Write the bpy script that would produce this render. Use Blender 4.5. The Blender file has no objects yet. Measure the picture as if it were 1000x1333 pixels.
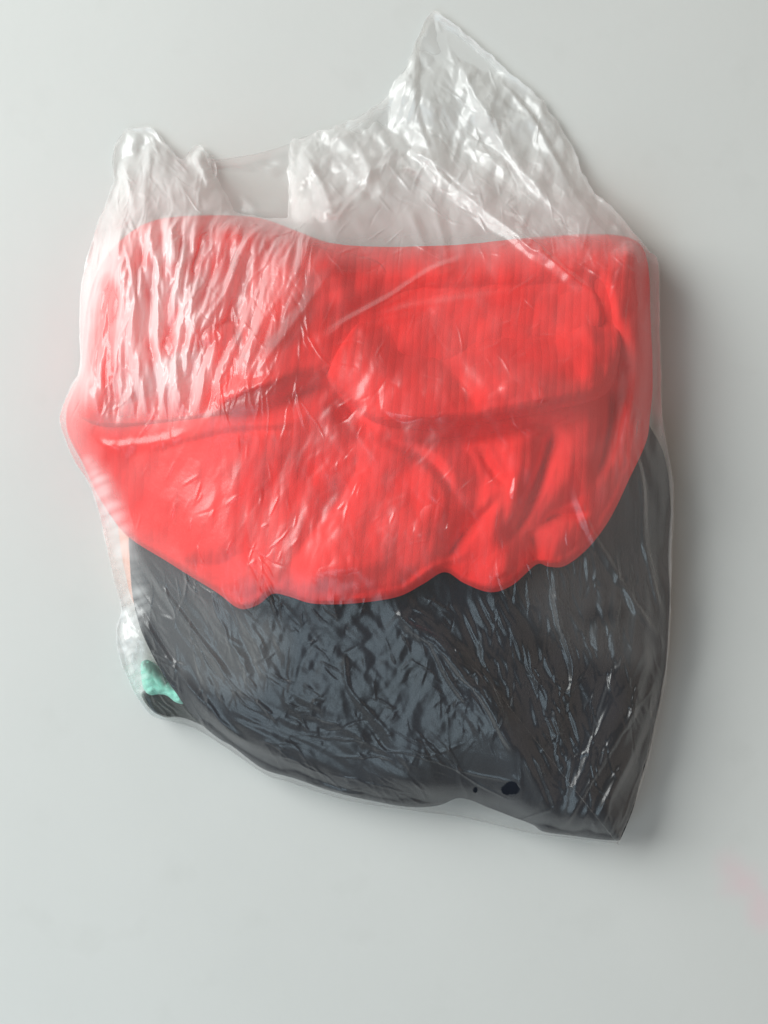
import bpy, math, random
import numpy as np

scene = bpy.context.scene
S = 0.0004            # metres per plan unit (one photo pixel on the table plane)
DZ = 2250.0           # camera height in plan units (0.9 m)
ZS = 1.4              # height of the pile

# ------------------------------------------------------------------ camera
cam_data = bpy.data.cameras.new('camera')
cam = bpy.data.objects.new('camera', cam_data)
scene.collection.objects.link(cam)
cam.location = (0, 0, DZ * S)
cam_data.sensor_fit = 'VERTICAL'
cam_data.sensor_height = 24.0
cam_data.lens = 24.0 * DZ / 1333.0
cam_data.clip_start = 0.05
cam_data.clip_end = 50
scene.camera = cam

# ------------------------------------------------------------------ world and lamps
world = bpy.data.worlds.new('World')
scene.world = world
world.use_nodes = True
bg = world.node_tree.nodes['Background']
bg.inputs['Color'].default_value = (1.0, 0.84, 0.71, 1)
bg.inputs['Strength'].default_value = 0.12

def area_lamp(name, loc, target, sx, sy, power, col):
    d = bpy.data.lights.new(name, 'AREA')
    d.shape = 'RECTANGLE'
    d.size, d.size_y, d.energy, d.color = sx, sy, power, col
    o = bpy.data.objects.new(name, d)
    scene.collection.objects.link(o)
    o.location = loc
    from mathutils import Vector
    v = Vector(target) - Vector(loc)
    o.rotation_euler = v.to_track_quat('-Z', 'Y').to_euler()
    return o

area_lamp('window_light', (-1.5, 0.7, 1.3), (0, 0, 0), 1.7, 1.3, 60, (0.965, 1.0, 0.985))
area_lamp('second_window_light', (-0.75, -1.35, 1.5), (0, 0, 0), 1.5, 1.2, 14, (0.66, 0.87, 1.0))
area_lamp('room_bounce_fill', (1.7, -0.1, 1.15), (0, 0, 0), 3.0, 2.2, 9.5, (1.0, 0.87, 0.78))  # added fill lamp, standing in for warm bounce from the room

scene.view_settings.view_transform = 'Standard'
scene.view_settings.look = 'None'
scene.view_settings.exposure = 0.0
scene.view_settings.gamma = 1.0
scene.cycles.max_bounces = 12
scene.cycles.diffuse_bounces = 5
scene.cycles.glossy_bounces = 4
scene.cycles.transmission_bounces = 8
scene.cycles.transparent_max_bounces = 24
scene.cycles.sample_clamp_indirect = 6

# ------------------------------------------------------------------ helpers
rng = np.random.default_rng(11)
GX0, GY0, GW, GH = 40, -10, 880, 1140        # raster window in plan units
YY, XX = np.mgrid[0:GH, 0:GW].astype(np.float32)
XX += GX0
YY += GY0

def plan(pts, z):
    """photo points lying at height z -> plan points on the table"""
    p = np.asarray(pts, float)
    k = 1.0 - np.asarray(z, float) * ZS / DZ
    return np.stack([500 + (p[:, 0] - 500) * k, 666.5 + (p[:, 1] - 666.5) * k], 1)

def catmull(pts, closed=False, n=8):
    p = np.asarray(pts, float)
    if closed:
        q = np.concatenate([p[-1:], p, p[:2]])
        segs = len(p)
    else:
        q = np.concatenate([2 * p[:1] - p[1:2], p, 2 * p[-1:] - p[-2:-1]])
        segs = len(p) - 1
    out = []
    for i in range(segs):
        a, b, c, d = q[i:i + 4]
        for t in np.arange(n) / n:
            out.append(0.5 * (2 * b + (c - a) * t + (2 * a - 5 * b + 4 * c - d) * t * t + (3 * b - a - 3 * c + d) * t ** 3))
    if not closed:
        out.append(p[-1])
    return np.array(out)

def resample(p, n, closed=True):
    q = np.concatenate([p, p[:1]]) if closed else p
    L = np.concatenate([[0], np.cumsum(np.hypot(*np.diff(q, axis=0).T))])
    s = np.linspace(0, L[-1], n, endpoint=not closed)
    return np.stack([np.interp(s, L, q[:, 0]), np.interp(s, L, q[:, 1])], 1)

def inside(poly, X, Y):
    m = np.zeros(X.shape, bool)
    for (x0, y0), (x1, y1) in zip(poly, np.roll(poly, -1, 0)):
        if y0 == y1:
            continue
        c = ((y0 > Y) != (y1 > Y)) & (X < (x1 - x0) * (Y - y0) / (y1 - y0) + x0)
        m ^= c
    return m

def sdf(poly, step=4):
    """signed distance inside a polygon (positive inside), on the raster"""
    X, Y = XX[::step, ::step], YY[::step, ::step]
    d = np.full(X.shape, 1e9, np.float32)
    for (x0, y0), (x1, y1) in zip(poly, np.roll(poly, -1, 0)):
        ex, ey = x1 - x0, y1 - y0
        t = np.clip(((X - x0) * ex + (Y - y0) * ey) / (ex * ex + ey * ey + 1e-9), 0, 1)
        d = np.minimum(d, (X - x0 - t * ex) ** 2 + (Y - y0 - t * ey) ** 2)
    d = np.sqrt(d)
    return up(np.where(inside(poly, X, Y), d, -d), step)

def samp(F, X, Y):
    x = np.clip(np.asarray(X) - GX0, 0, F.shape[1] - 1.001)
    y = np.clip(np.asarray(Y) - GY0, 0, F.shape[0] - 1.001)
    i, j = x.astype(int), y.astype(int)
    fx, fy = x - i, y - j
    return (F[j, i] * (1 - fx) + F[j, i + 1] * fx) * (1 - fy) + (F[j + 1, i] * (1 - fx) + F[j + 1, i + 1] * fx) * fy

def up(F, step):
    h, w = F.shape
    x = np.clip((XX[0] - GX0) / step, 0, w - 1.001)
    y = np.clip((YY[:, 0] - GY0) / step, 0, h - 1.001)
    i, j = x.astype(int), y.astype(int)
    fx, fy = (x - i)[None], (y - j)[:, None]
    R = F[j]
    R2 = F[j + 1]
    G = R * (1 - fy) + R2 * fy
    return (G[:, i] * (1 - fx) + G[:, i + 1] * fx).astype(np.float32)

def blur(F, r, n=3):
    r = max(1, int(round(r)))
    for _ in range(n):
        for ax in (0, 1):
            P = np.pad(F, [(r + 1, r) if a == ax else (0, 0) for a in (0, 1)], mode='edge')
            C = np.cumsum(P, axis=ax, dtype=np.float64)
            k = 2 * r + 1
            F = (C[k:] - C[:-k]) / k if ax == 0 else (C[:, k:] - C[:, :-k]) / k
    return F.astype(np.float32)

def perlin(x, y, seed):
    r = np.random.default_rng(seed)
    a = r.uniform(0, 2 * np.pi, (256, 256))
    gx, gy = np.cos(a).astype(np.float32), np.sin(a).astype(np.float32)
    xi, yi = np.floor(x).astype(int), np.floor(y).astype(int)
    fx, fy = (x - xi).astype(np.float32), (y - yi).astype(np.float32)
    ux, uy = fx ** 3 * (fx * (fx * 6 - 15) + 10), fy ** 3 * (fy * (fy * 6 - 15) + 10)
    def g(dx, dy):
        I, J = (xi + dx) & 255, (yi + dy) & 255
        return gx[J, I] * (fx - dx) + gy[J, I] * (fy - dy)
    return ((g(0, 0) * (1 - ux) + g(1, 0) * ux) * (1 - uy) + (g(0, 1) * (1 - ux) + g(1, 1) * ux) * uy) * 1.5

def facets(x, y, seed):
    """flat triangular facets meeting in sharp creases"""
    rr = np.random.default_rng(seed)
    tab = rr.uniform(-1, 1, (256, 256)).astype(np.float32)
    x = x + 0.38 * perlin(x * 0.55, y * 0.55, seed + 1) + 0.16 * perlin(x * 1.3, y * 1.3, seed + 3)
    y = y + 0.38 * perlin(x * 0.55 + 9, y * 0.55 + 4, seed + 2) + 0.16 * perlin(x * 1.3 + 5, y * 1.3, seed + 4)
    k = (x + y) * 0.36602540
    X, Y = x + k, y + k
    i, j = np.floor(X).astype(int), np.floor(Y).astype(int)
    fx, fy = X - i, Y - j
    v00, v11 = tab[j & 255, i & 255], tab[(j + 1) & 255, (i + 1) & 255]
    v10, v01 = tab[j & 255, (i + 1) & 255], tab[(j + 1) & 255, i & 255]
    return np.where(fx > fy, v00 * (1 - fx) + v10 * (fx - fy) + v11 * fy, v00 * (1 - fy) + v01 * (fy - fx) + v11 * fx).astype(np.float32)

def afacets(lp, la, deg, seed, X=None, Y=None):
    a = math.radians(deg)
    X = XX if X is None else X
    Y = YY if Y is None else Y
    return facets((X * math.cos(a) + Y * math.sin(a)) / la, (-X * math.sin(a) + Y * math.cos(a)) / lp, seed)

def dome(d, R):
    return np.sqrt(np.clip(1 - (1 - np.clip(d / R, 0, 1)) ** 2, 0, 1))

def sstep(a, b, x):
    t = np.clip((x - a) / (b - a), 0, 1)
    return t * t * (3 - 2 * t)

def stroke(F, pts, amp, w, kind='gauss', taper=0.35, mode='add'):
    """adds one fold or crease along a polyline to the raster F"""
    p = np.asarray(pts, float)
    L = np.concatenate([[0], np.cumsum(np.hypot(*np.diff(p, axis=0).T))])
    m = w * (3 if kind == 'gauss' else 1.6) + 2
    x0 = int(max(0, p[:, 0].min() - m - GX0)); x1 = int(min(GW, p[:, 0].max() + m - GX0 + 1))
    y0 = int(max(0, p[:, 1].min() - m - GY0)); y1 = int(min(GH, p[:, 1].max() + m - GY0 + 1))
    if x1 <= x0 or y1 <= y0:
        return
    X, Y = XX[y0:y1, x0:x1], YY[y0:y1, x0:x1]
    D = np.full(X.shape, 1e9, np.float32)
    T = np.zeros(X.shape, np.float32)
    SG = np.zeros(X.shape, np.float32)
    for i in range(len(p) - 1):
        (ax, ay), (bx, by) = p[i], p[i + 1]
        ex, ey = bx - ax, by - ay
        l2 = ex * ex + ey * ey + 1e-9
        t = np.clip(((X - ax) * ex + (Y - ay) * ey) / l2, 0, 1)
        d = (X - ax - t * ex) ** 2 + (Y - ay - t * ey) ** 2
        k = d < D
        D = np.where(k, d, D)
        T = np.where(k, (L[i] + t * (L[i + 1] - L[i])) / L[-1], T)
        SG = np.where(k, np.sign((X - ax) * ey - (Y - ay) * ex), SG)
    D = np.sqrt(D)
    env = sstep(0, taper, T) * sstep(0, taper, 1 - T) if taper > 0 else 1.0
    if kind == 'gauss':
        v = np.exp(-(D / w) ** 2)
    elif kind == 'ridge':
        v = np.clip(1 - D / (w * 1.5), 0, 1) ** 1.4
    elif kind == 'left':                    # steep on one side, gentle on the other
        ww = np.where(SG > 0, w * 0.45, w * 1.5)
        v = np.clip(1 - D / ww, 0, 1) ** 1.3
    else:
        ww = np.where(SG < 0, w * 0.45, w * 1.5)
        v = np.clip(1 - D / ww, 0, 1) ** 1.3
    v = v * env * amp
    if mode == 'add':
        F[y0:y1, x0:x1] += v
    else:
        F[y0:y1, x0:x1] = np.maximum(F[y0:y1, x0:x1], v)

def relax(Z0, active, pinned, obstacle, ex, iters, step, bend=0.25, far=2, shear=0.6, cap=None, sink=0.02, keep=0.97):
    """lets a thin sheet with surplus material buckle over what lies under it.
    ex = list of (angle, strain raster): surplus across wrinkles that run along the angle"""
    st = step
    px, py = XX[::st, ::st].copy(), YY[::st, ::st].copy()
    pz = Z0[::st, ::st].astype(np.float32).copy()
    ob = obstacle[::st, ::st]
    act, pin = active[::st, ::st], pinned[::st, ::st]
    w = (act & ~pin).astype(np.float32)
    top = None if cap is None else cap[::st, ::st]
    E = [(math.radians(a) + math.pi / 2, f[::st, ::st]) for a, f in ex]
    H, Wd = pz.shape
    sets = []
    for (dx, dy, k, minonly) in ((1, 0, 1.0, 0), (0, 1, 1.0, 0), (1, 1, shear, 0), (1, -1, shear, 0), (far, 0, bend, 1), (0, far, bend, 1), (far, far, bend * 0.5, 1), (far, -far, bend * 0.5, 1)):
        horizontal = dx != 0
        period = max(abs(dx), abs(dy))
        for par in (0, 1):
            for off in range(period):
                ya, yb = (slice(0, H - abs(dy)), slice(abs(dy), H)) if dy >= 0 else (slice(-dy, H), slice(0, H + dy))
                if horizontal:
                    A = (ya, slice(par * period + off, Wd - dx, 2 * period))
                    B = (yb, slice(par * period + off + dx, Wd, 2 * period))
                else:
                    A = (slice(par * period + off, H - dy, 2 * period), slice(0, Wd))
                    B = (slice(par * period + off + dy, H, 2 * period), slice(0, Wd))
                wa, wb = w[A], w[B]
                if wa.size == 0:
                    continue
                both = act[A] & act[B]
                den = wa + wb
                inv = np.where((den > 0) & both, k / np.maximum(den, 1), 0).astype(np.float32)
                ux, uy = px[B] - px[A], py[B] - py[A]
                l2 = ux * ux + uy * uy
                g = l2.copy()
                for an, f in E:
                    nn = (ux * math.cos(an) + uy * math.sin(an)) ** 2
                    e = 0.5 * (f[A] + f[B])
                    g = g + nn * ((1 + e) ** 2 - 1)
                L0 = np.sqrt(g)
                if not minonly:
                    L0 = np.maximum(L0, keep * np.sqrt(l2 + (pz[B] - pz[A]) ** 2))
                else:
                    L0 = L0 * 0.985
                sets.append((A, B, wa * inv, wb * inv, L0.astype(np.float32), minonly))
    for it in range(iters):
        for A, B, ca, cb, L0, mo in sets:
            ux, uy, uz = px[B] - px[A], py[B] - py[A], pz[B] - pz[A]
            d = np.sqrt(ux * ux + uy * uy + uz * uz) + 1e-6
            q = (d - L0) / d
            if mo:
                q = np.minimum(q, 0)
            fa, fb = q * ca, q * cb
            px[A] += ux * fa; py[A] += uy * fa; pz[A] += uz * fa
            px[B] -= ux * fb; py[B] -= uy * fb; pz[B] -= uz * fb
        pz -= sink * w
        pz = np.where(w > 0, np.maximum(pz, ob), pz)
        if top is not None:
            pz = np.where(w > 0, np.minimum(pz, top), pz)
    for ax in (0, 1):                                # takes the grid's own chatter out
        pz = 0.25 * np.roll(pz, 1, ax) + 0.5 * pz + 0.25 * np.roll(pz, -1, ax)
    return up(pz, st), up((px - XX[::st, ::st]), st), up((py - YY[::st, ::st]), st)

def zone(pts, soft):
    return sstep(-soft, soft, sdf(catmull(np.array(pts, float), True, 4)))

def to_world(X, Y, Z):
    return np.stack([(X - 500) * S, (666.5 - Y) * S, Z * S * ZS], -1)

def mesh_obj(name, co, faces, mat, parent=None, normals=None):
    me = bpy.data.meshes.new(name)
    co = np.ascontiguousarray(co, np.float32)
    faces = np.ascontiguousarray(faces, np.int32)
    me.vertices.add(len(co)); me.vertices.foreach_set('co', co.ravel())
    n = faces.shape[1]
    me.loops.add(faces.size); me.loops.foreach_set('vertex_index', faces.ravel())
    me.polygons.add(len(faces))
    me.polygons.foreach_set('loop_start', np.arange(0, faces.size, n, dtype=np.int32))
    me.polygons.foreach_set('use_smooth', np.ones(len(faces), bool))
    me.update(calc_edges=True)
    me.validate()
    if normals is not None:
        me.normals_split_custom_set_from_vertices(np.ascontiguousarray(normals, np.float32))
    me.materials.append(mat)
    o = bpy.data.objects.new(name, me)
    scene.collection.objects.link(o)
    if parent is not None:
        o.parent = parent
    return o

def fan_safe(o, c):
    """keeps an outline star-shaped about its centre, so the sheet does not fold over itself"""
    v = o - c
    rr = np.hypot(v[:, 0], v[:, 1])
    k = np.argmax(v[:, 1])
    v, rr = np.roll(v, -k, 0), np.roll(rr, -k)
    a = np.unwrap(np.arctan2(v[:, 1], v[:, 0]))
    sgn = np.sign(a[-1] - a[0])
    a = np.maximum.accumulate(a * sgn) * sgn + np.linspace(0, 1e-4, len(a)) * sgn
    return c + np.stack([np.cos(a) * rr, np.sin(a) * rr], 1)

def ring_faces(n, m, off=0):
    i = np.arange(n)[None]
    k = np.arange(m - 1)[:, None]
    a = off + k * n + i
    b = off + k * n + (i + 1) % n
    return np.stack([a, a + n, b + n, b], -1).reshape(-1, 4)

def pillow(name, outline, centre, top, bottom, mat, parent=None, n=600, m=180, mb=12):
    """closed soft body: a top sheet and an underside that meet round the outline"""
    o = resample(outline, n)
    c = np.asarray(centre, float)
    t = np.sin(np.linspace(0.00002, 1, m) ** 0.8 * np.pi / 2)[:, None, None]
    P = c + (o - c)[None] * t
    Z = samp(top, P[..., 0], P[..., 1])
    tb = np.linspace(0.995, 0.02, mb)[:, None, None]
    Q = c + (o - c)[None] * tb
    ZB = np.minimum(samp(bottom, Q[..., 0], Q[..., 1]), samp(top, Q[..., 0], Q[..., 1]) - 0.5)
    co = np.concatenate([to_world(P[..., 0], P[..., 1], Z).reshape(-1, 3), to_world(Q[..., 0], Q[..., 1], ZB).reshape(-1, 3)])
    f = ring_faces(n, m + mb)
    # make the outside face outward
    a, b, d = co[f[0, 0]], co[f[0, 1]], co[f[0, 3]]
    if np.cross(b - a, d - a)[2] < 0:
        f = f[:, ::-1]
    return mesh_obj(name, co, f, mat, parent)

def empty(name, u, v):
    o = bpy.data.objects.new(name, None)
    o.empty_display_size = 0.05
    scene.collection.objects.link(o)
    return o

def tag(o, label, cat):
    o['label'] = label
    o['category'] = cat

# ------------------------------------------------------------------ materials
def nodes_of(name):
    m = bpy.data.materials.new(name)
    m.use_nodes = True
    nt = m.node_tree
    nt.nodes.clear()
    out = nt.nodes.new('ShaderNodeOutputMaterial')
    return m, nt, out

def N(nt, kind, **kw):
    n = nt.nodes.new(kind)
    for k, v in kw.items():
        if k.startswith('i_'):
            n.inputs[k[2:].replace('_', ' ')].default_value = v
        else:
            setattr(n, k, v)
    return n

def math_node(nt, op, a, b=None, clamp=False):
    n = nt.nodes.new('ShaderNodeMath')
    n.operation = op
    n.use_clamp = clamp
    for i, x in enumerate((a, b)):
        if x is None:
            continue
        if isinstance(x, (int, float)):
            n.inputs[i].default_value = x
        else:
            nt.links.new(x, n.inputs[i])
    return n.outputs[0]

def cloth_material(name, col, col2, sheen=0.2, crinkle=0.0, weave=1.0, tint=(1, 1, 1, 1)):
    m, nt, out = nodes_of(name)
    L = nt.links.new
    p = N(nt, 'ShaderNodeBsdfPrincipled')
    p.inputs['Roughness'].default_value = 0.9
    p.inputs['Specular IOR Level'].default_value = 0.15
    p.inputs['Sheen Weight'].default_value = sheen
    p.inputs['Sheen Roughness'].default_value = 0.5
    p.inputs['Sheen Tint'].default_value = tint
    tc = N(nt, 'ShaderNodeTexCoord')
    n1 = N(nt, 'ShaderNodeTexNoise', i_Scale=38.0, i_Detail=5.0, i_Roughness=0.6)
    L(tc.outputs['Object'], n1.inputs['Vector'])
    ramp = N(nt, 'ShaderNodeValToRGB')
    ramp.color_ramp.elements[0].position = 0.3
    ramp.color_ramp.elements[0].color = (*col, 1)
    ramp.color_ramp.elements[1].position = 0.72
    ramp.color_ramp.elements[1].color = (*col2, 1)
    L(n1.outputs['Fac'], ramp.inputs['Fac'])
    L(ramp.outputs['Color'], p.inputs['Base Color'])
    # crinkle lines running down the cloth, and the weave
    mp = N(nt, 'ShaderNodeMapping')
    mp.inputs['Rotation'].default_value = (0, 0, math.radians(9))
    mp.inputs['Scale'].default_value = (270, 32, 60)
    L(tc.outputs['Object'], mp.inputs['Vector'])
    n2 = N(nt, 'ShaderNodeTexNoise', i_Scale=1.0, i_Detail=2.5, i_Distortion=0.35)
    L(mp.outputs['Vector'], n2.inputs['Vector'])
    n3 = N(nt, 'ShaderNodeTexNoise', i_Scale=1900.0, i_Detail=1.0)
    L(tc.outputs['Object'], n3.inputs['Vector'])
    b2 = N(nt, 'ShaderNodeBump')
    b2.inputs['Strength'].default_value = crinkle
    b2.inputs['Distance'].default_value = 0.0005
    wv = N(nt, 'ShaderNodeTexWave', i_Scale=82.0, i_Distortion=3.2, i_Detail=2.0, i_Detail_Scale=0.35)
    wr = N(nt, 'ShaderNodeMapping')
    wr.inputs['Rotation'].default_value = (0, 0, math.radians(10))
    wr.inputs['Scale'].default_value = (1, 0.45, 1)
    L(tc.outputs['Object'], wr.inputs['Vector']); L(wr.outputs['Vector'], wv.inputs['Vector'])
    groove = math_node(nt, 'MULTIPLY', math_node(nt, 'POWER', wv.outputs['Fac'], 0.4), math_node(nt, 'ADD', n1.outputs['Fac'], 0.2))
    groove = math_node(nt, 'ADD', groove, math_node(nt, 'MULTIPLY', n2.outputs['Fac'], 0.35))
    L(groove, b2.inputs['Height'])
    b3 = N(nt, 'ShaderNodeBump')
    b3.inputs['Strength'].default_value = 0.5 * weave
    b3.inputs['Distance'].default_value = 0.0004
    L(n3.outputs['Fac'], b3.inputs['Height'])
    L(b2.outputs['Normal'], b3.inputs['Normal'])
    L(b3.outputs['Normal'], p.inputs['Normal'])
    L(p.outputs[0], out.inputs['Surface'])
    return m

RED = cloth_material('red_crinkle_cotton', (0.82, 0.027, 0.026), (0.90, 0.040, 0.036), 0.04, 0.36, tint=(1, 0.5, 0.5, 1))
NAVY = cloth_material('dark_navy_cotton', (0.0055, 0.0075, 0.0135), (0.008, 0.0105, 0.0175), 0.02, 0.25)
MINT = cloth_material('mint_cotton', (0.26, 0.74, 0.58), (0.34, 0.80, 0.66), 0.1, 0.2)
PEACH = cloth_material('peach_orange_cotton', (0.74, 0.36, 0.26), (0.80, 0.42, 0.31), 0.1, 0.3)
BLACK = cloth_material('black_green_cotton', (0.010, 0.014, 0.013), (0.016, 0.022, 0.020), 0.05, 0.2)

def film_material(name, haze=0.010, broad=0.040, sharp=0.034):
    m, nt, out = nodes_of(name)
    L = nt.links.new
    tc = N(nt, 'ShaderNodeTexCoord')
    nz = N(nt, 'ShaderNodeTexNoise', i_Scale=320.0, i_Detail=2.0, i_Roughness=0.5)
    L(tc.outputs['Object'], nz.inputs['Vector'])
    bp = N(nt, 'ShaderNodeBump')
    bp.inputs['Strength'].default_value = 0.07
    bp.inputs['Distance'].default_value = 0.0012
    L(nz.outputs['Fac'], bp.inputs['Height'])
    lw = N(nt, 'ShaderNodeLayerWeight')
    lw.inputs['Blend'].default_value = 0.5
    f2 = math_node(nt, 'POWER', lw.outputs['Facing'], 2.0)
    f4 = math_node(nt, 'POWER', lw.outputs['Facing'], 3.5)
    at = N(nt, 'ShaderNodeAttribute', attribute_name='haze_paint')  # haze painted per vertex, on top of the film's own
    hz = math_node(nt, 'ADD', math_node(nt, 'ADD', haze, at.outputs['Fac']), math_node(nt, 'MULTIPLY', f2, 0.28), True)
    g1 = math_node(nt, 'ADD', broad, math_node(nt, 'MULTIPLY', f4, 0.13), True)
    g2 = math_node(nt, 'ADD', sharp, math_node(nt, 'MULTIPLY', f4, 0.13), True)
    tr = N(nt, 'ShaderNodeBsdfTransparent')
    tr.inputs['Color'].default_value = (0.985, 0.985, 0.98, 1)
    df = N(nt, 'ShaderNodeBsdfDiffuse')
    df.inputs['Color'].default_value = (0.97, 0.97, 0.965, 1)
    tl = N(nt, 'ShaderNodeBsdfTranslucent')
    tl.inputs['Color'].default_value = (0.97, 0.97, 0.965, 1)
    mx = N(nt, 'ShaderNodeMixShader')
    mx.inputs[0].default_value = 0.18
    L(df.outputs[0], mx.inputs[1]); L(tl.outputs[0], mx.inputs[2])
    m1 = N(nt, 'ShaderNodeMixShader')
    L(hz, m1.inputs[0]); L(tr.outputs[0], m1.inputs[1]); L(mx.outputs[0], m1.inputs[2])
    last = m1
    for fac, rough in ((g1, 0.44), (g2, 0.25)):
        gs = N(nt, 'ShaderNodeBsdfGlossy')
        gs.inputs['Roughness'].default_value = rough
        L(bp.outputs['Normal'], gs.inputs['Normal'])
        mm = N(nt, 'ShaderNodeMixShader')
        L(fac, mm.inputs[0]); L(last.outputs[0], mm.inputs[1]); L(gs.outputs[0], mm.inputs[2])
        last = mm
    L(last.outputs[0], out.inputs['Surface'])
    return m

FILM = film_material('clear_thin_plastic')
FILM_LOOSE = film_material('milky_crumpled_plastic', 0.20)

def table_material():
    m, nt, out = nodes_of('pale_grey_laminate')
    L = nt.links.new
    p = N(nt, 'ShaderNodeBsdfPrincipled')
    p.inputs['Roughness'].default_value = 0.38
    p.inputs['Specular IOR Level'].default_value = 0.4
    tc = N(nt, 'ShaderNodeTexCoord')
    n1 = N(nt, 'ShaderNodeTexNoise', i_Scale=9.0, i_Detail=5.0, i_Roughness=0.6)
    L(tc.outputs['Object'], n1.inputs['Vector'])
    ramp = N(nt, 'ShaderNodeValToRGB')
    ramp.color_ramp.elements[0].position = 0.25
    ramp.color_ramp.elements[0].color = (0.585, 0.597, 0.582, 1)
    ramp.color_ramp.elements[1].position = 0.75
    ramp.color_ramp.elements[1].color = (0.61, 0.622, 0.607, 1)
    L(n1.outputs['Fac'], ramp.inputs['Fac'])
    # faint grey smudges
    n2 = N(nt, 'ShaderNodeTexNoise', i_Scale=30.0, i_Detail=3.0, i_Roughness=0.5)
    L(tc.outputs['Object'], n2.inputs['Vector'])
    r2 = N(nt, 'ShaderNodeMapRange')
    r2.inputs['From Min'].default_value = 0.60
    r2.inputs['From Max'].default_value = 0.80
    r2.inputs['To Max'].default_value = 0.30
    L(n2.outputs['Fac'], r2.inputs['Value'])
    mixs = N(nt, 'ShaderNodeMix', data_type='RGBA')
    mixs.inputs['B'].default_value = (0.52, 0.53, 0.51, 1)
    L(r2.outputs['Result'], mixs.inputs['Factor']); L(ramp.outputs['Color'], mixs.inputs['A'])
    # faint pink patch near the right-hand edge
    col = mixs.outputs['Result']
    nw = N(nt, 'ShaderNodeTexNoise', i_Scale=45.0, i_Detail=2.0)
    L(tc.outputs['Object'], nw.inputs['Vector'])
    for (u, v, r, a) in ((945, 1122, 34, 0.12), (968, 1150, 42, 0.26), (990, 1184, 40, 0.24)):
        x, y = (u - 500) * S, (666.5 - v) * S
        vm = N(nt, 'ShaderNodeVectorMath', operation='DISTANCE')
        L(tc.outputs['Object'], vm.inputs[0])
        vm.inputs[1].default_value = (x, y, 0)
        wob = math_node(nt, 'MULTIPLY', math_node(nt, 'SUBTRACT', nw.outputs['Fac'], 0.5), 0.016)
        d = math_node(nt, 'ADD', vm.outputs['Value'], wob)
        mr = N(nt, 'ShaderNodeMapRange', interpolation_type='SMOOTHSTEP')
        mr.inputs['From Min'].default_value = 0
        mr.inputs['From Max'].default_value = r * S
        mr.inputs['To Min'].default_value = a
        mr.inputs['To Max'].default_value = 0
        L(d, mr.inputs['Value'])
        mm = N(nt, 'ShaderNodeMix', data_type='RGBA')
        mm.inputs['B'].default_value = (0.80, 0.42, 0.50, 1)
        L(mr.outputs['Result'], mm.inputs['Factor']); L(col, mm.inputs['A'])
        col = mm.outputs['Result']
    L(col, p.inputs['Base Color'])
    nb = N(nt, 'ShaderNodeTexNoise', i_Scale=220.0, i_Detail=2.0)
    L(tc.outputs['Object'], nb.inputs['Vector'])
    b = N(nt, 'ShaderNodeBump')
    b.inputs['Strength'].default_value = 0.05
    b.inputs['Distance'].default_value = 0.001
    L(nb.outputs['Fac'], b.inputs['Height'])
    L(b.outputs['Normal'], p.inputs['Normal'])
    L(p.outputs[0], out.inputs['Surface'])
    return m

# ------------------------------------------------------------------ table
import bmesh
bm = bmesh.new()
bmesh.ops.create_cube(bm, size=1.0)
for v in bm.verts:
    v.co.x *= 3.0; v.co.y *= 3.0; v.co.z = -0.03 if v.co.z < 0 else 0.0
me = bpy.data.meshes.new('tabletop'); bm.to_mesh(me); bm.free()
me.materials.append(table_material())
table = bpy.data.objects.new('tabletop', me)
scene.collection.objects.link(table)
table['kind'] = 'structure'

# ------------------------------------------------------------------ garments: heights
NONE = np.zeros((GH, GW), np.float32)
def rel(x, y, seed, ax=0.0):
    c, s = math.cos(ax), math.sin(ax)
    U, V = XX * c + YY * s, -XX * s + YY * c
    return perlin(U / x, V / y, seed)

# peach garment lying lowest
peach_o = catmull(plan([(140, 560), (148, 630), (152, 690), (160, 745), (180, 800), (250, 870), (350, 930), (500, 980), (700, 1000),
                        (790, 960), (830, 880), (845, 800), (852, 720), (850, 635), (840, 570), (820, 500), (700, 420), (300, 420), (150, 480)], 35), True)
d = sdf(peach_o)
peach_top = 22 + 22 * dome(d, 40) + 4 * rel(90, 60, 1)
peach_top = np.where(d > -2, peach_top, 0)

# mint garment and black garment peeping out at the lower left
mint_o = catmull(plan([(184, 862), (197, 866), (211, 878), (224, 890), (246, 900), (240, 916), (228, 914), (218, 906), (207, 904), (196, 905), (188, 899), (184, 884)], 25), True)
d = sdf(mint_o)
mint_top = np.where(d > -2, 22 + 14 * dome(d, 12) + 4 * np.abs(rel(11, 18, 2, 0.7)) * dome(d, 10), 0)
black_o = catmull(plan([(184, 902), (188, 914), (198, 926), (214, 934), (232, 934), (252, 940), (280, 950), (290, 930), (240, 905), (205, 895)], 15), True)
d = sdf(black_o)
black_top = np.where(d > -2, 10 + 12 * dome(d, 12) + 2 * rel(14, 14, 3), 0)

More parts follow.
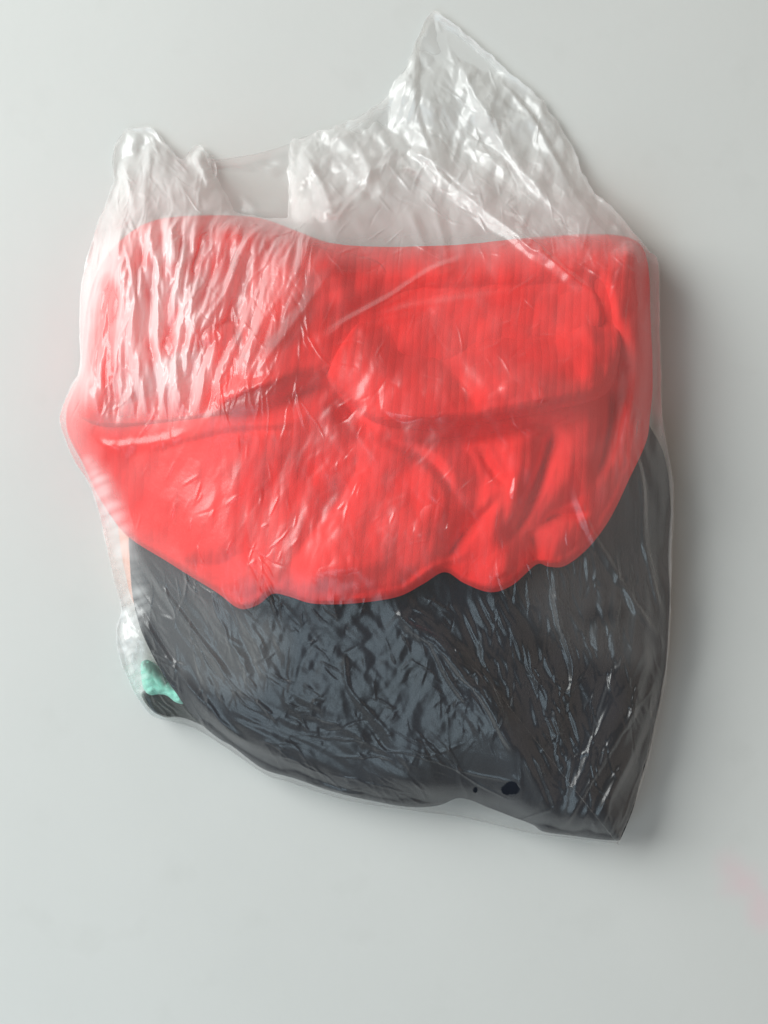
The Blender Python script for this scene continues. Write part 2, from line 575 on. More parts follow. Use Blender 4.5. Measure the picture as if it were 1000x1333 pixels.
# dark navy garment
navy_o = catmull(plan([(170, 700), (172, 750), (176, 792), (190, 832), (214, 878), (248, 924), (282, 957), (305, 972), (342, 1000), (385, 1012), (440, 1030),
                       (520, 1048), (568, 1049), (600, 1038), (640, 1052), (690, 1070), (705, 1080), (740, 1086), (796, 1092), (808, 1088), (824, 1045), (841, 990),
                       (855, 928), (866, 865), (869, 800), (871, 725), (872, 668), (866, 610), (848, 560), (790, 480), (700, 430), (500, 420), (300, 440),
                       (210, 520), (172, 610)], 28), True)
nd = sdf(navy_o)
navy_top = 32 + 24 * dome(nd, 110) + 50 * np.clip(nd / 200, 0, 1) + 8 * rel(150, 110, 4) + 5 * rel(60, 45, 5)
F = np.zeros((GH, GW), np.float32)
for pts, a, w in (
    ([(205, 800), (250, 890), (320, 960), (420, 1000)], 7, 22),
    ([(240, 790), (285, 870), (360, 930)], -6, 16),
    ([(520, 790), (590, 860), (650, 940), (720, 1060)], 12, 26),
    ([(560, 800), (640, 870), (700, 960)], -6, 18),
    ([(770, 820), (750, 930), (735, 1070)], -8, 22),
    ([(820, 800), (815, 920), (785, 1060)], 9, 24),
    ([(690, 760), (760, 800), (850, 790)], 6, 20),
    ([(360, 800), (430, 860), (500, 930)], 6, 30)):
    stroke(F, catmull(plan(pts, 80)), a, w)
navy_top = navy_top + F * dome(nd, 50)
navy_top = np.where(nd > -3, navy_top, 0)

# red garment: a large draped flap with two folded layers on top of it
base = np.maximum(np.maximum(navy_top, peach_top), 0)
red_pts = [(102, 600), (126, 650), (160, 692), (230, 733), (290, 768), (312, 784), (326, 788), (345, 781), (362, 768), (384, 772), (412, 780), (460, 780), (515, 772), (548, 756),
           (575, 741), (600, 755), (632, 766), (660, 757), (690, 732), (706, 735), (727, 734), (755, 714), (784, 678), (812, 622), (842, 565), (853, 520), (854, 470), (851, 405),
           (848, 340), (832, 308), (780, 300), (700, 304), (600, 314), (500, 317), (430, 312), (385, 296), (330, 278), (250, 276), (190, 284), (146, 315), (118, 360), (105, 420),
           (102, 480), (82, 530), (84, 565)]
red_o = catmull(plan(red_pts, 40), True)
rd = sdf(red_o)
S0 = np.maximum(base, 50 * dome(rd, 60) * (rd > 0))
S0 = blur(S0, 10)
lowr = sstep(480, 680, YY)                   # thin edge below, full roll above
flap_top = S0 + 5 + (30 * dome(rd, 70) + 34 * np.clip(rd / 240, 0, 1) * sstep(620, 300, XX)) * (1 - lowr) + (9 * dome(rd, 12) + 12 * dome(rd, 90)) * lowr
F = np.zeros((GH, GW), np.float32)
for pts, a, w in (
    ([(728, 540), (708, 605), (682, 668), (652, 722)], -15, 13),
    ([(690, 560), (668, 630), (650, 700), (634, 756)], 7, 28),
    ([(690, 735), (702, 690), (740, 655), (770, 640)], -10, 12),
    ([(722, 728), (748, 665), (775, 590)], 7, 28),
    ([(575, 744), (592, 700), (622, 650), (612, 590), (560, 570)], -7, 15),
    ([(545, 758), (570, 700), (585, 640)], 6, 22),
    ([(460, 775), (480, 700), (500, 620)], 5, 45),
    ([(362, 768), (378, 735), (402, 700), (455, 630), (470, 580)], -8, 15),
    ([(322, 784), (332, 735), (300, 690), (240, 650)], 5, 24),
    ([(232, 733), (285, 736), (335, 712)], -5, 11),
    ([(384, 770), (440, 742), (520, 730)], 5, 14),
    ([(100, 580), (148, 586), (220, 576), (300, 560), (380, 552), (440, 548)], 1.5, 13),
    ([(160, 610), (260, 640), (360, 650)], 5, 30),
    ([(320, 600), (420, 600), (520, 610)], -4, 24),
    ([(800, 400), (812, 470), (806, 540), (790, 600)], -10, 14),
    ([(830, 400), (838, 470), (825, 560)], 6, 14),
    ([(430, 335), (470, 390), (430, 470)], -3, 22),
    ([(290, 550), (360, 526), (425, 504), (462, 540), (500, 562)], -15, 13),
    ([(520, 345), (640, 350), (790, 345)], 7, 22),
    ([(470, 400), (560, 372), (700, 365), (800, 372)], -8, 12),
    ([(640, 600), (655, 650), (648, 690)], -4, 8)):
    stroke(F, catmull(plan(pts, 120)), a, w * (1.5 if a < 0 else 1), 'ridge' if a < 0 else 'gauss', taper=0.22)
crk = np.abs(rel(22, 130, 22, math.radians(8))) * 1.4
for pts, a, w in (
    ([(732, 540), (712, 600), (684, 668), (668, 700)], -14, 8),
    ([(705, 690), (725, 672), (775, 668)], -9, 6),
    ([(690, 690), (700, 720), (692, 734)], -8, 6),
    ([(575, 742), (600, 700), (640, 660), (655, 630)], -8, 7),
    ([(520, 770), (570, 735), (620, 715)], 3, 6),
    ([(300, 715), (340, 745), (362, 770)], -4, 4),
    ([(270, 700), (300, 738), (318, 760)], 3, 5),
    ([(640, 570), (660, 620), (650, 680)], -3, 5),
    ([(470, 560), (560, 600), (600, 660)], -7, 8),
    ([(330, 335), (312, 420), (330, 480)], -4, 5),
    ([(400, 560), (300, 565), (180, 592)], -5, 6),
    ([(780, 340), (800, 400), (792, 470)], -12, 8),
    ([(800, 470), (806, 530), (790, 590), (770, 640)], -12, 9),
    ([(480, 556), (540, 575), (620, 566), (720, 550), (790, 540)], -10, 10),
    ([(620, 575), (640, 610), (668, 640)], -6, 6)):
    stroke(F, catmull(plan(pts, 120)), a, w, 'ridge', taper=0.3)
soft = 3.5 * rel(95, 70, 23) + 2 * rel(38, 30, 24) + 3 * np.abs(rel(60, 80, 25, 0.5))
flap_top = flap_top + np.where(F < 0, 1.25, 0.9) * F * dome(rd, 20) + soft * dome(rd, 26)
def cloth_relax(top, d, under, ex, seedfold, iters=70):
    top = top + seedfold * dome(d, 30)
    Z, dx, dy = relax(top, d > -6, d < 4, under, ex, iters, 3, bend=0.7, far=4, shear=0.35, cap=top + 40, sink=0.05, keep=1.0)
    return np.where(d > -3, Z, top)
lowz = zone([(180, 590), (420, 570), (640, 565), (800, 560), (780, 690), (690, 760), (320, 780), (220, 720)], 30)
topz = zone([(400, 330), (800, 320), (820, 520), (600, 560), (420, 500)], 30)
flap_top = cloth_relax(flap_top, rd, S0 + 4, [(112, 0.018 * lowz + 0.004), (5, 0.012 * topz + 0.003)],
                       lowz * (4 * np.abs(rel(190, 80, 26, math.radians(112))) + 1.2 * np.abs(rel(80, 30, 27, math.radians(75)))) + topz * 3 * np.abs(rel(130, 40, 28, math.radians(8))))
flap_top = flap_top + crk * dome(rd, 26)

A_pts = [(110, 400), (104, 470), (90, 528), (130, 556), (220, 552), (300, 543), (372, 519), (425, 492), (468, 468), (520, 420), (500, 340), (430, 318), (385, 300), (330, 282),
         (250, 280), (190, 288), (150, 320), (124, 360)]
A_o = catmull(plan(A_pts, 85), True)
ad = sdf(A_o)
F = np.zeros((GH, GW), np.float32)
for pts, a, w in (
    ([(110, 540), (220, 500), (330, 470), (430, 430)], -10, 18),
    ([(130, 500), (240, 450), (350, 420), (430, 380)], 8, 26),
    ([(330, 300), (320, 380), (350, 450)], -7, 18),
    ([(400, 330), (370, 400), (330, 470)], 7, 22),
    ([(200, 330), (190, 420), (160, 500)], -5, 20),
    ([(270, 530), (340, 505), (400, 480)], 6, 12)):
    stroke(F, catmull(plan(pts, 130)), a, w * (1.5 if a < 0 else 1), 'ridge' if a < 0 else 'gauss', taper=0.22)
A_top = flap_top + 1 + 11 * dome(ad, 30) * sstep(505, 430, XX + 0.25 * (YY - 420)) + (0.9 * F + 1.5 * rel(50, 34, 31)) * dome(ad, 20) - 8 * (1 - sstep(-2, 4, ad))
az = zone([(110, 330), (250, 290), (420, 330), (470, 430), (330, 530), (110, 530)], 25)
A_top = cloth_relax(A_top, ad, flap_top - 2, [(160, 0.015 * az)], az * (4 * np.abs(rel(120, 42, 32, math.radians(160))) + 1.5 * np.abs(rel(70, 30, 33, math.radians(100)))), 50)
A_top = A_top + 0.6 * crk * dome(ad, 20)

B_pts = [(425, 487), (448, 516), (488, 549), (556, 559), (640, 548), (720, 533), (793, 512), (815, 470), (822, 400), (812, 340), (740, 322), (650, 326), (560, 336), (490, 375), (445, 440)]
B_o = catmull(plan(B_pts, 130), True)
bd = sdf(B_o)
F = np.zeros((GH, GW), np.float32)
for pts, a, w in (
    ([(560, 425), (582, 470), (606, 503), (625, 540)], -9, 11),
    ([(640, 410), (650, 460), (690, 500)], 5, 24),
    ([(720, 400), (735, 450), (745, 510)], -5, 12),
    ([(775, 400), (782, 450), (770, 500)], 6, 12),
    ([(450, 470), (540, 500), (640, 500), (760, 470)], 4, 16)):
    stroke(F, catmull(plan(pts, 150)), a, w * (1.5 if a < 0 else 1), 'ridge' if a < 0 else 'gauss', taper=0.22)
bl = blur(flap_top, 12)
lip = plan([(425, 487), (448, 516), (488, 549), (556, 559), (640, 548), (720, 533), (793, 512)], 85)
dl = np.full((GH, GW), 1e9, np.float32)
for (x0, y0), (x1, y1) in zip(lip[:-1], lip[1:]):
    ex_, ey_ = x1 - x0, y1 - y0
    t_ = np.clip(((XX - x0) * ex_ + (YY - y0) * ey_) / (ex_ * ex_ + ey_ * ey_), 0, 1)
    dl = np.minimum(dl, np.hypot(XX - x0 - t_ * ex_, YY - y0 - t_ * ey_))
B_top = bl + 4 + 25 * dome(bd, 18) * sstep(125, 10, dl) * (0.45 + 0.55 * sstep(430, 540, XX)) + (0.7 * F + 1.5 * rel(60, 40, 41) + crk * 0.8) * dome(bd, 18) - 8 * (1 - sstep(-2, 4, bd))
B_top = B_top - 16 * sstep(45, 120, dl)
bz = zone([(450, 470), (560, 410), (790, 395), (800, 500), (560, 545)], 20)
B_top = cloth_relax(B_top, bd, bl - 2, [(65, 0.008 * bz), (170, 0.012 * bz)], bz * (2 * np.abs(rel(80, 34, 42, math.radians(65))) + 3 * np.abs(rel(120, 36, 43, math.radians(170)))), 50)

# ------------------------------------------------------------------ garments: objects
NEG = np.full((GH, GW), 4.0, np.float32)
o = pillow('peach_garment', peach_o, (490, 720), peach_top, NEG, PEACH, n=400, m=60)
tag(o, 'peach orange garment showing at the bag edges beside the dark garment', 'garment')
o = pillow('mint_garment', mint_o, (222, 894), mint_top, NEG, MINT, n=120, m=30)
tag(o, 'small piece of mint green cloth in the lower left corner of the bag', 'garment')
o = pillow('black_cloth', black_o, (230, 917), black_top, NEG * 0.8, BLACK, n=120, m=24)
tag(o, 'small black cloth end below the mint green cloth', 'garment')
o = pillow('navy_garment', navy_o, (520, 780), navy_top, NEG * 2, NAVY, n=700, m=200)
tag(o, 'dark navy folded garment filling the lower half of the bag', 'garment')
red = empty('red_garment', 480, 540)
tag(red, 'bright red crinkled cotton garment folded above the dark one', 'garment')
pillow('flap', red_o, (480, 560), flap_top, S0 + 1, RED, red, n=900, m=260)
pillow('folded_layer', A_o, (290, 430), A_top, flap_top - 3, RED, red, n=500, m=140)
pillow('folded_layer', B_o, (630, 465), B_top, flap_top - 3, RED, red, n=500, m=140)

# ------------------------------------------------------------------ plastic bag
front_pts = [(78, 540), (84, 570), (98, 602), (116, 630), (127, 660), (136, 700), (147, 750), (158, 792), (152, 820), (154, 850), (165, 880), (177, 905), (197, 931),
             (222, 939), (255, 949), (300, 977), (345, 1008), (375, 1018), (450, 1042), (540, 1056), (600, 1064), (690, 1085), (740, 1091), (800, 1098), (806, 1094), (822, 1050), (841, 1000),
             (856, 935), (867, 880), (873, 800), (875, 720), (877, 640), (872, 600), (863, 545), (861, 480), (859, 410), (857, 342), (845, 327), (822, 300), (795, 268), (765, 240),
             (745, 190), (715, 145), (690, 115), (660, 92), (640, 72), (612, 48), (590, 30), (568, 16), (555, 26), (544, 50), (530, 85), (512, 110), (500, 130), (470, 150),
             (445, 162), (415, 172), (390, 180), (377, 187), (375, 230), (376, 280), (370, 286), (340, 284), (310, 278), (299, 262), (287, 238), (273, 207), (263, 190), (254, 190),
             (246, 197), (238, 208), (222, 196), (208, 176), (190, 166), (168, 168), (152, 184), (146, 210), (149, 235), (140, 262), (128, 290), (116, 330), (107, 370),
             (104, 430), (105, 480), (92, 505)]
fp = np.array(front_pts, float)
def edge_z(Y):
    return 6 + 44 * sstep(160, 420, Y) - 34 * sstep(760, 1080, Y)
ez = edge_z(fp[:, 1])
bag_o = catmull(plan(fp, ez), True, 6)
jr = perlin(bag_o[:, 0] / 17, bag_o[:, 1] / 17, 88) * 3.2 + perlin(bag_o[:, 0] / 7, bag_o[:, 1] / 7, 89) * 1.6
tn = np.roll(bag_o, -1, 0) - np.roll(bag_o, 1, 0)
tn /= np.linalg.norm(tn, axis=1, keepdims=True) + 1e-9
bag_o = bag_o + np.stack([-tn[:, 1], tn[:, 0]], 1) * (jr * (0.35 + 0.65 * sstep(340, 240, bag_o[:, 1])))[:, None]
centre = np.array([485.0, 690.0])
fd = sdf(bag_o)
EZ = edge_z(YY)

T = np.maximum.reduce([navy_top * (nd > -1), peach_top, mint_top, black_top, flap_top * (rd > -1), A_top * (ad > 0), B_top * (bd > 0)])
# taut membrane over the contents
st = 4
def maxfilter(F, rad):
    for ax in (0, 1):
        G = F.copy()
        for k in range(1, rad + 1):
            G = np.maximum(G, np.maximum(np.roll(F, k, ax), np.roll(F, -k, ax)))
        F = G
    return F
red_in = sstep(14, 50, np.maximum(rd, fd))
TB = blur(maxfilter(T[::2, ::2], 12), 12)
TB = up(TB, 2)
Tc = (np.maximum(blur(T, 5), T - 4) * (1 - red_in) + np.minimum(TB, T + 45) * red_in)[::st, ::st]
fdc, EZc = fd[::st, ::st], EZ[::st, ::st]
M = np.where(fdc > 0, np.maximum(blur(T, 25)[::st, ::st], EZc), EZc)
for _ in range(1200):
    A = M.copy()
    A[1:-1, 1:-1] = 0.25 * (M[:-2, 1:-1] + M[2:, 1:-1] + M[1:-1, :-2] + M[1:-1, 2:])
    A = np.maximum(A, np.where(fdc > 3, Tc + 2.5, 0))
    M = np.where(fdc > 0, A, EZc)
M = blur(up(M, st), 4)

def on_film(pts):
    """photo points -> plan points at the height of the film there"""
    q = plan(pts, 60)
    for _ in range(3):
        q = plan(pts, samp(M, q[:, 0], q[:, 1]))
    return q

W = np.zeros((GH, GW), np.float32)
# traced creases: photo points, height, width, side
traced = [
    ([(408, 445), (450, 418), (510, 385), (560, 352), (620, 330)], 7, 9, 'left'),
    ([(430, 432), (520, 405), (600, 392), (700, 378)], 4, 7, 'ridge'),
    ([(440, 345), (410, 385), (370, 440), (330, 490)], 6, 9, 'left'),
    ([(540, 190), (590, 240), (650, 290), (720, 340), (790, 395)], 8, 10, 'left'),
    ([(500, 180), (570, 215), (620, 260), (680, 310), (745, 355)], 7, 10, 'right'),
    ([(560, 255), (575, 300), (585, 345)], 4, 6, 'ridge'),
    ([(530, 270), (545, 300), (555, 330)], 4, 6, 'ridge'),
    ([(590, 60), (620, 130), (660, 200), (730, 280)], 8, 14, 'right'),
    ([(545, 60), (540, 130), (560, 200)], 7, 14, 'left'),
    ([(640, 90), (690, 150), (730, 220), (770, 280), (830, 350)], 6, 9, 'left'),
    ([(600, 130), (650, 160), (700, 150)], 6, 12, 'ridge'),
    ([(460, 180), (480, 230), (450, 270), (430, 300)], 6, 10, 'right'),
    ([(395, 200), (420, 240), (435, 280)], 7, 10, 'left'),
    ([(400, 280), (440, 270), (470, 235), (520, 205)], 6, 8, 'ridge'),
    ([(160, 200), (170, 250), (175, 300)], 8, 14, 'right'),
    ([(200, 180), (190, 240), (195, 290)], 6, 10, 'left'),
    ([(250, 200), (265, 225), (275, 250)], 7, 10, 'right'),
    ([(225, 215), (260, 250), (290, 285)], 5, 10, 'ridge'),
    ([(120, 582), (170, 580), (220, 572), (250, 558)], 2.5, 5, 'ridge'),
    ([(85, 540), (120, 570), (170, 590)], 2.5, 9, 'left'),
    ([(515, 780), (530, 810), (570, 832), (595, 862), (640, 905), (660, 940)], 9, 9, 'left'),
    ([(560, 835), (582, 880), (610, 920)], 5, 7, 'right'),
    ([(600, 855), (625, 900), (650, 950), (668, 980)], 7, 7, 'right'),
    ([(630, 870), (655, 930), (672, 985)], 5, 5, 'left'),
    ([(715, 760), (730, 820), (745, 870), (738, 920)], 6, 6, 'right'),
    ([(745, 620), (770, 690), (800, 740), (830, 790), (865, 840)], 6, 7, 'left'),
    ([(830, 575), (838, 640), (840, 700), (852, 760), (866, 815)], 8, 6, 'left'),
    ([(695, 980), (710, 1020), (724, 1055)], 7, 5, 'right'),
    ([(720, 930), (735, 975)], 5, 5, 'right'),
    ([(690, 900), (700, 950)], 4, 4, 'right'),
    ([(860, 870), (835, 960), (800, 1030), (775, 1085)], 3.5, 6, 'left'),
    ([(864, 900), (848, 970), (820, 1040), (800, 1090)], 6, 5, 'right'),
    ([(840, 900), (800, 970), (750, 1050), (725, 1090)], 6, 8, 'left'),
    ([(800, 900), (770, 970), (735, 1050)], 4, 9, 'right'),
    ([(180, 720), (230, 790), (290, 870), (310, 900)], 6, 7, 'left'),
    ([(165, 760), (215, 850), (290, 940), (350, 985)], 5, 10, 'left'),
    ([(450, 840), (455, 895), (490, 935), (520, 970)], 3, 5, 'left'),
    ([(350, 860), (380, 900), (430, 925)], 2.5, 5, 'left'),
    ([(160, 810), (168, 850), (182, 890)], 6, 7, 'ridge'),
    ([(155, 840), (175, 830), (178, 860)], 5, 7, 'ridge'),
    ([(600, 1060), (640, 1058), (690, 1076)], 4, 7, 'ridge'),
    ([(655, 1014), (672, 1014), (678, 1026), (670, 1038), (657, 1036), (652, 1024), (656, 1013)], 2.6, 3, 'ridge'),
]
traced += [([(500, 770), (545, 815), (600, 862), (650, 930), (690, 1000), (724, 1060)], 8, 40, 'left')]
for pts, a, w, k in traced:
    stroke(W, catmull(on_film(pts), n=6), a, w, k, taper=0.2)

def random_creases(n, box, direction, length, amp, width, wander=0.18, seed=0, mask=None, F=None):
    F = W if F is None else F
    r = np.random.default_rng(seed)
    x0, y0, x1, y1 = box
    k = 0
    while k < n:
        u, v = r.uniform(x0, x1), r.uniform(y0, y1)
        if mask is not None and not mask(u, v):
            k += 1
            continue
        k += 1
        a = math.radians(direction(u, v) + r.normal(0, 7))
        L = r.uniform(*length)
        pts = [(u, v)]
        nseg = max(3, int(L / 9))
        for _ in range(nseg):
            a += r.normal(0, wander)
            pts.append((pts[-1][0] + math.cos(a) * L / nseg, pts[-1][1] + math.sin(a) * L / nseg))
        stroke(F, on_film(pts), r.uniform(*amp) * r.choice([1, 1, 1, -0.7]), r.uniform(*width), r.choice(['left', 'right', 'ridge']), taper=0.45)

# light film marks on the red
random_creases(60, (400, 330, 840, 720), lambda u, v: random.Random(int(u * 3 + v * 5)).choice([-30, 100, 115, 60]), (20, 70), (0.4, 1.3), (2, 4), 0.15, 110)
random_creases(60, (120, 540, 420, 740), lambda u, v: 105, (20, 60), (0.4, 1.1), (2, 4), 0.12, 111)
# crumpled facets: creases along the zero lines of smooth noise
wx, wy = 26 * rel(120, 120, 51), 26 * rel(120, 120, 52)
def fold_noise(sx, sy, seed, ax=0.0):
    c, s = math.cos(ax), math.sin(ax)
    X, Y = XX + wx, YY + wy
    return np.abs(perlin((X * c + Y * s) / sx, (-X * s + Y * c) / sy, seed))
top_zone = sstep(330, 240, YY)
W *= 0.8
# zones of surplus film: outline, direction the wrinkles run (degrees, y down), surplus, wavelength across and along
zones = [
    ([(104, 330), (150, 292), (240, 288), (250, 400), (240, 515), (180, 535), (108, 520)], 88, 0.26, 20, 120),
    ([(225, 288), (330, 290), (402, 312), (398, 360), (350, 440), (322, 500), (230, 520)], 109, 0.24, 22, 130),
    ([(800, 325), (856, 345), (862, 600), (830, 620), (790, 600), (795, 420)], 96, 0.09, 15, 90),
    ([(800, 560), (872, 560), (874, 800), (862, 865), (760, 850), (690, 800), (700, 750), (770, 700)], 84, 0.09, 14, 80),
    ([(150, 690), (220, 720), (320, 790), (370, 830), (330, 900), (250, 890), (190, 800)], 61, 0.06, 14, 110),
    ([(330, 790), (540, 780), (620, 860), (640, 960), (500, 980), (380, 940)], 58, 0.014, 13, 55),
    ([(330, 790), (540, 780), (620, 860), (640, 960), (500, 980), (380, 940)], 120, 0.012, 13, 42),
    ([(290, 930), (400, 920), (520, 980), (560, 1050), (400, 1030), (310, 980)], 29, 0.05, 10, 150),
    ([(862, 850), (850, 960), (808, 1090), (730, 1085), (760, 960), (800, 860)], 114, 0.06, 15, 160),
    ([(600, 790), (760, 790), (770, 880), (740, 1050), (690, 1060), (650, 930)], 70, 0.05, 15, 75),
    ([(380, 190), (520, 120), (566, 20), (640, 76), (740, 190), (840, 325), (700, 330), (560, 240), (440, 285), (380, 285)], 52, 0.035, 40, 120),
    ([(380, 190), (520, 120), (566, 20), (640, 76), (740, 190), (840, 325), (700, 330), (560, 240), (440, 285), (380, 285)], 112, 0.022, 26, 60),
    ([(148, 200), (170, 170), (210, 185), (280, 195), (300, 270), (140, 300)], 84, 0.05, 22, 60),
    ([(380, 285), (560, 250), (780, 320), (560, 330), (420, 325)], 70, 0.03, 24, 50),
    ([(112, 600), (150, 640), (176, 720), (190, 800), (160, 800), (135, 700)], 66, 0.10, 10, 70),
    ([(150, 800), (172, 800), (186, 850), (200, 930), (170, 900), (152, 850)], 80, 0.16, 11, 30),
    ([(110, 560), (420, 555), (420, 740), (310, 770), (170, 690)], 106, 0.004, 16, 70),
    ([(420, 330), (800, 330), (780, 680), (600, 740), (420, 740)], 60, 0.006, 26, 60),
    ([(420, 330), (800, 330), (780, 680), (600, 740), (420, 740)], 130, 0.006, 22, 50),
]
EX = []
SEED = np.zeros((GH, GW), np.float32)
for i, (pts, an, e, lp, la) in enumerate(zones):
    zn = zone(on_film(np.array(pts, float)), 16)
    a = math.radians(an)
    X, Y = XX + 0.5 * wx, YY + 0.5 * wy
    U, V = X * math.cos(a) + Y * math.sin(a), -X * math.sin(a) + Y * math.cos(a)
    q = 0.8 * facets(U / la, V / lp, 300 + 7 * i) + 0.3 * facets(U / (la * 0.5), V / (lp * 0.5), 500 + 7 * i)
    SEED += zn * q * lp * math.sqrt(e) * 0.85
    patch = np.clip(0.75 + 1.3 * perlin(XX / 60, YY / 60, 370 + i), 0.1, 1.7)
    EX.append((an, (zn * e * patch).astype(np.float32)))
SEED += top_zone * 7 * afacets(60, 90, 50, 61)
Z0 = M + (W + SEED) * sstep(0, 10, fd)
Z0 = np.where(fd > 6, np.maximum(Z0, T + 1.0), Z0)
CAP = M + 9 + 10 * top_zone
Zf, FX, FY = relax(Z0, fd > -5, fd < 2.5, np.where(fd > 6, T + 1.0, 0).astype(np.float32), EX, 45, 2, bend=0.05, far=2, shear=0.8, cap=CAP, sink=0.03)

Zf = np.where(fd > 6, np.maximum(Zf, T + 1.3), Zf)
FINE = np.zeros((GH, GW), np.float32)
hash_dir = lambda *a: (lambda u, v: random.Random(int(u * 7 + v * 13)).choice(a))
for k, (n_, box, dirs, ln, am, wd) in enumerate((
        (150, (330, 770, 640, 980), (30, 50, 70, 100, 120, 140), (12, 55), (0.4, 1.1), (1.5, 2.6)),
        (120, (160, 700, 340, 900), (55, 60, 66, 72), (25, 110), (0.4, 1.1), (1.6, 3)),
        (150, (640, 700, 868, 1000), (66, 72, 80, 88), (20, 90), (0.5, 1.6), (1.6, 3)),
        (60, (290, 930, 560, 1050), (28, 30, 33), (60, 180), (0.4, 1.1), (1.6, 3)),
        (50, (730, 850, 862, 1085), (108, 114, 120), (50, 160), (0.5, 1.3), (1.6, 3)),
        (190, (110, 300, 400, 520), (86, 92, 100, 108), (20, 90), (0.6, 1.8), (1.6, 3.2)),
        (90, (400, 320, 850, 560), (-25, -12, 10, 60, 110), (15, 70), (0.4, 1.2), (1.5, 3)),
        (90, (120, 550, 800, 740), (100, 108, 120, -30), (12, 50), (0.3, 0.9), (1.5, 2.6)),
        (130, (380, 30, 840, 330), (35, 50, 60, 100, 125), (15, 90), (0.5, 1.6), (1.5, 3)),
        (60, (140, 170, 300, 300), (60, 84, 95, 120), (15, 70), (0.6, 2.0), (1.8, 3.5)))):
    random_creases(n_, box, hash_dir(*dirs), ln, am, wd, 0.16, 400 + k, F=FINE)
onred = sstep(0, 30, rd)
low = sstep(690, 780, YY)
FINE += top_zone * (2.6 * afacets(26, 46, 52, 701) + 1.3 * afacets(13, 24, 110, 711))
pl = zone(on_film(np.array(zones[0][0], float)), 16) + zone(on_film(np.array(zones[1][0], float)), 16)
FINE += np.clip(pl, 0, 1) * (2.6 * afacets(11, 80, 98, 721) + 1.1 * afacets(6, 34, 94, 731))
FINE += low * (0.6 * afacets(38, 80, 62, 741) + 0.30 * afacets(12, 26, 80, 751))
FINE += (1 - low) * (1 - top_zone) * (1.2 * afacets(60, 90, 100, 761) + 0.35 * afacets(16, 36, 105, 771))
Zf = Zf + FINE * sstep(0, 6, fd)
Zf = np.where(fd > 6, np.maximum(Zf, T + 1.0), Zf)

gap = blur(np.clip((Zf - T - 1.5) / 7, 0, 1), 1, 1)  # painted haze: bunched film, plus window sheen and edge blur put into its whiteness
HAZE_PAINT = 0.44 * (0.3 + 0.7 * gap) * zone(on_film(np.array(zones[0][0], float)), 40) + 0.26 * (0.25 + 0.75 * gap) * zone(on_film(np.array(zones[1][0], float)), 40) \
    + 0.06 * gap * zone(on_film(np.array(zones[3][0], float)), 22) + 0.10 * gap * zone(on_film(np.array(zones[4][0], float)), 22) \
    + 0.16 * sstep(40, 8, fd) * sstep(300, 380, YY) * sstep(300, 200, XX) * sstep(760, 600, YY) + 0.02 * sstep(60, 8, fd) * sstep(700, 800, XX)
HAZE_PAINT += 0.30 * zone(on_film(np.array([(112, 600), (150, 640), (176, 720), (190, 800), (160, 860), (150, 800), (135, 700)], float)), 12) * (0.5 + fold_noise(14, 60, 411, math.radians(64)))
HAZE_PAINT += 0.30 * zone(on_film(np.array([(150, 800), (172, 800), (186, 850), (192, 900), (170, 895), (152, 850)], float)), 8) * (0.4 + 1.5 * fold_noise(9, 22, 412, math.radians(80)))
HAZE_PAINT += sstep(0, 30, rd) * (0.022 + 0.03 * sstep(-0.5, 0.5, perlin((XX + wx) / 110, (YY + wy) / 70, 421)))
HAZE_PAINT = np.maximum(HAZE_PAINT, 0.23 * sstep(400, 300, YY) + 0.11 * sstep(335, 250, YY))  # top band whitened to imitate the blurred upper edge of the red

bag = empty('plastic_bag', 485, 690)
tag(bag, 'clear crumpled plastic carrier bag lying flat and packed with folded clothes', 'plastic bag')

n, m = 1500, 430
ol = fan_safe(resample(bag_o, n), centre)
t = np.linspace(0.0001, 1, m)[:, None, None]
P = centre + (ol - centre)[None] * t
Zp = samp(Zf, P[..., 0], P[..., 1])
haze_pts = samp(HAZE_PAINT, P[..., 0], P[..., 1]).reshape(-1)
co = to_world(P[..., 0] + samp(FX, P[..., 0], P[..., 1]), P[..., 1] + samp(FY, P[..., 0], P[..., 1]), Zp).reshape(-1, 3).astype(np.float32)
f = ring_faces(n, m)
a, b, dd = co[f[200, 0]], co[f[200, 1]], co[f[200, 3]]
if np.cross(b - a, dd - a)[2] < 0:
    f = f[:, ::-1]
fnrm = np.cross(co[f[:, 2]] - co[f[:, 0]], co[f[:, 3]] - co[f[:, 1]])
vn = np.zeros_like(co)
for k in range(4):
    for ax in range(3):
        vn[:, ax] += np.bincount(f[:, k], fnrm[:, ax], len(co))
vn /= np.linalg.norm(vn, axis=1, keepdims=True) + 1e-12
px = P.reshape(-1, 2)
fc = px[f].mean(1)
# two torn holes
hq = on_film([(665, 1026), (619, 1029)])
ang = np.arctan2(fc[:, 1] - hq[0, 1], fc[:, 0] - hq[0, 0])
hole = np.hypot(fc[:, 0] - hq[0, 0], fc[:, 1] - hq[0, 1]) < 10.2 + 1.2 * np.cos(2 * ang + 0.8) + 0.9 * np.sin(3 * ang)
hole |= np.hypot((fc[:, 0] - hq[1, 0]) * 1.5, fc[:, 1] - hq[1, 1]) < 4.4
f, fc = f[~hole], fc[~hole]
cut = plan([(100, 285), (900, 285)], 70)[0, 1]
isL = (fc[:, 1] < cut) & (fc[:, 0] < 330)
isR = (fc[:, 1] < cut) & (fc[:, 0] >= 330)
def sub(name, sel, mat=FILM):
    ff = f[sel]
    idx, inv = np.unique(ff, return_inverse=True)
    o = mesh_obj(name, co[idx], inv.reshape(-1, 4), mat, bag, vn[idx])
    o.data.attributes.new('haze_paint', 'FLOAT', 'POINT').data.foreach_set('value', np.ascontiguousarray(haze_pts[idx], np.float32))
sub('front_panel', ~(isL | isR))
sub('handle', isL)
sub('handle', isR)

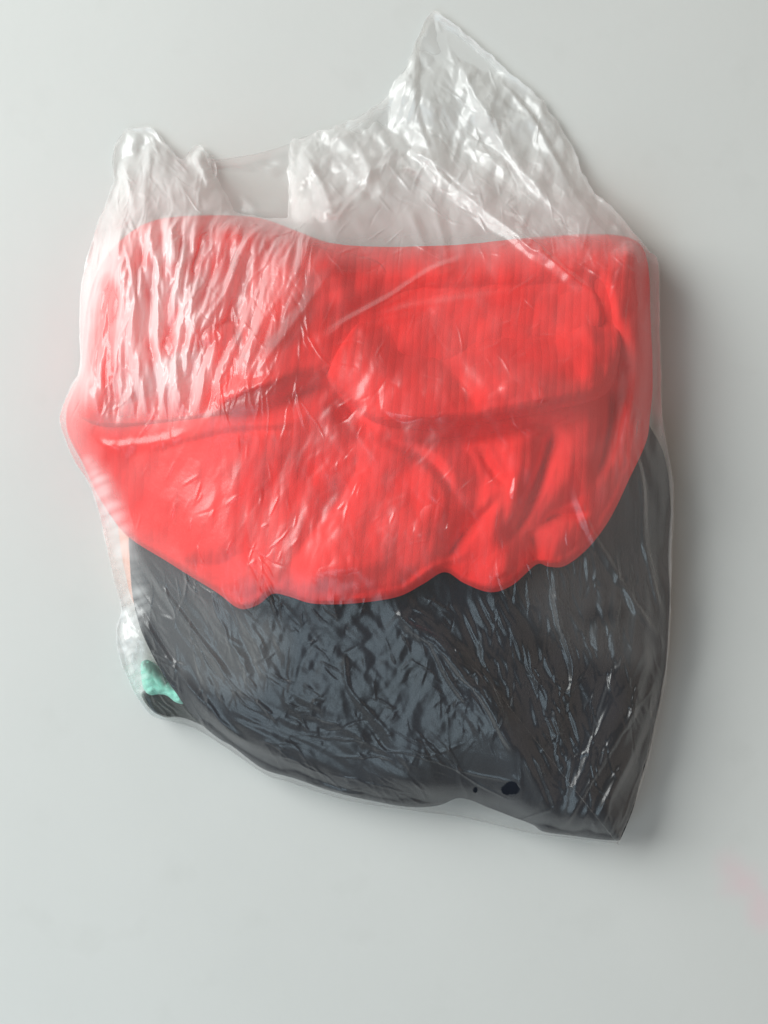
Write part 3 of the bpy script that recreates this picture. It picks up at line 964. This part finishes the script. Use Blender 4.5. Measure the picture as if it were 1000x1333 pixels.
# back panel, lying on the table and curling up to meet the front all round
bp = []
skip = False
for q, e in zip(front_pts, ez):
    if q in ((375, 230), (376, 280), (370, 286), (310, 278), (299, 262), (287, 238)):
        continue
    bp.append((332, 200) if q == (340, 284) else q)
bp = np.array(bp, float)
back_o = catmull(plan(bp, edge_z(bp[:, 1])), True, 6)
kd = sdf(back_o)
Zb = 1.2 + np.maximum(EZ - 1.2, 0) * (1 - dome(kd, 34)) + sstep(0, 14, kd) * sstep(330, 240, YY) * (5 * afacets(44, 60, 70, 71) + 2 * afacets(18, 26, 30, 83)) \
    + sstep(0, 10, kd) * sstep(640, 760, YY) * 0.8 * fold_noise(20, 60, 73)
Zb = np.where(YY > 330, np.minimum(Zb, np.where(kd > 24, 3.2, 99)), Zb)
n, m = 900, 150
ol = fan_safe(resample(back_o, n), centre)
t = (np.sin(np.linspace(0.0001, 1, m) * np.pi / 2))[:, None, None]
P = centre + (ol - centre)[None] * t
co = to_world(P[..., 0], P[..., 1], np.maximum(samp(Zb, P[..., 0], P[..., 1]), 0.8)).reshape(-1, 3)
f = ring_faces(n, m)
a, b, dd = co[f[200 * n // 900 + 20 * n, 0]], co[f[200 * n // 900 + 20 * n, 1]], co[f[200 * n // 900 + 20 * n, 3]]
if np.cross(b - a, dd - a)[2] > 0:
    f = f[:, ::-1]
mesh_obj('back_panel', co, f, FILM_LOOSE, bag)

# folded inner layers of film inside the handles
def gusset(name, pts, z0, amp, seed, c, n=420, m=150):
    g = catmull(plan(pts, z0), True, 6)
    gd = sdf(g)
    Z = 3 + (np.clip(Zf, 8, 200) - 4) * 0.55 + sstep(0, 4, gd) * amp * (10 * afacets(46, 70, 60, seed) + 4 * afacets(20, 34, 100, seed + 11) + 1.4 * afacets(10, 15, 40, seed + 23))
    Z = np.minimum(Z, Zf - 1.5)
    ol = resample(g, n)
    t = np.linspace(0.0001, 1, m)[:, None, None]
    cc = plan([c], z0)[0]
    P = cc + (ol - cc)[None] * t
    co = to_world(P[..., 0], P[..., 1], samp(Z, P[..., 0], P[..., 1])).reshape(-1, 3)
    f = ring_faces(n, m)
    f_probe = n * (m // 2)
    if np.cross(co[f[f_probe, 1]] - co[f[f_probe, 0]], co[f[f_probe, 3]] - co[f[f_probe, 0]])[2] < 0:
        f = f[:, ::-1]
    return mesh_obj(name, co, f, FILM_LOOSE, bag)

gusset('inner_fold', [(378, 192), (378, 240), (379, 284), (440, 286), (466, 246), (520, 216), (570, 244), (630, 290), (700, 322), (800, 330), (812, 300), (780, 265), (757, 238), (738, 190), (708, 145),
                      (684, 115), (655, 92), (632, 72), (608, 50), (588, 34), (568, 22), (558, 30), (548, 54), (534, 88), (516, 112), (503, 134), (472, 154), (445, 166), (412, 176)], 35, 1.0, 81, (590, 190))
gusset('inner_fold', [(154, 200), (168, 174), (190, 170), (206, 190), (204, 225), (190, 262), (168, 296), (150, 300), (146, 270), (152, 235)], 25, 0.8, 91, (178, 230), n=200, m=60)
gusset('inner_fold', [(240, 202), (252, 192), (266, 192), (278, 205), (280, 228), (268, 236), (258, 226)], 22, 0.8, 95, (263, 210), n=120, m=76)
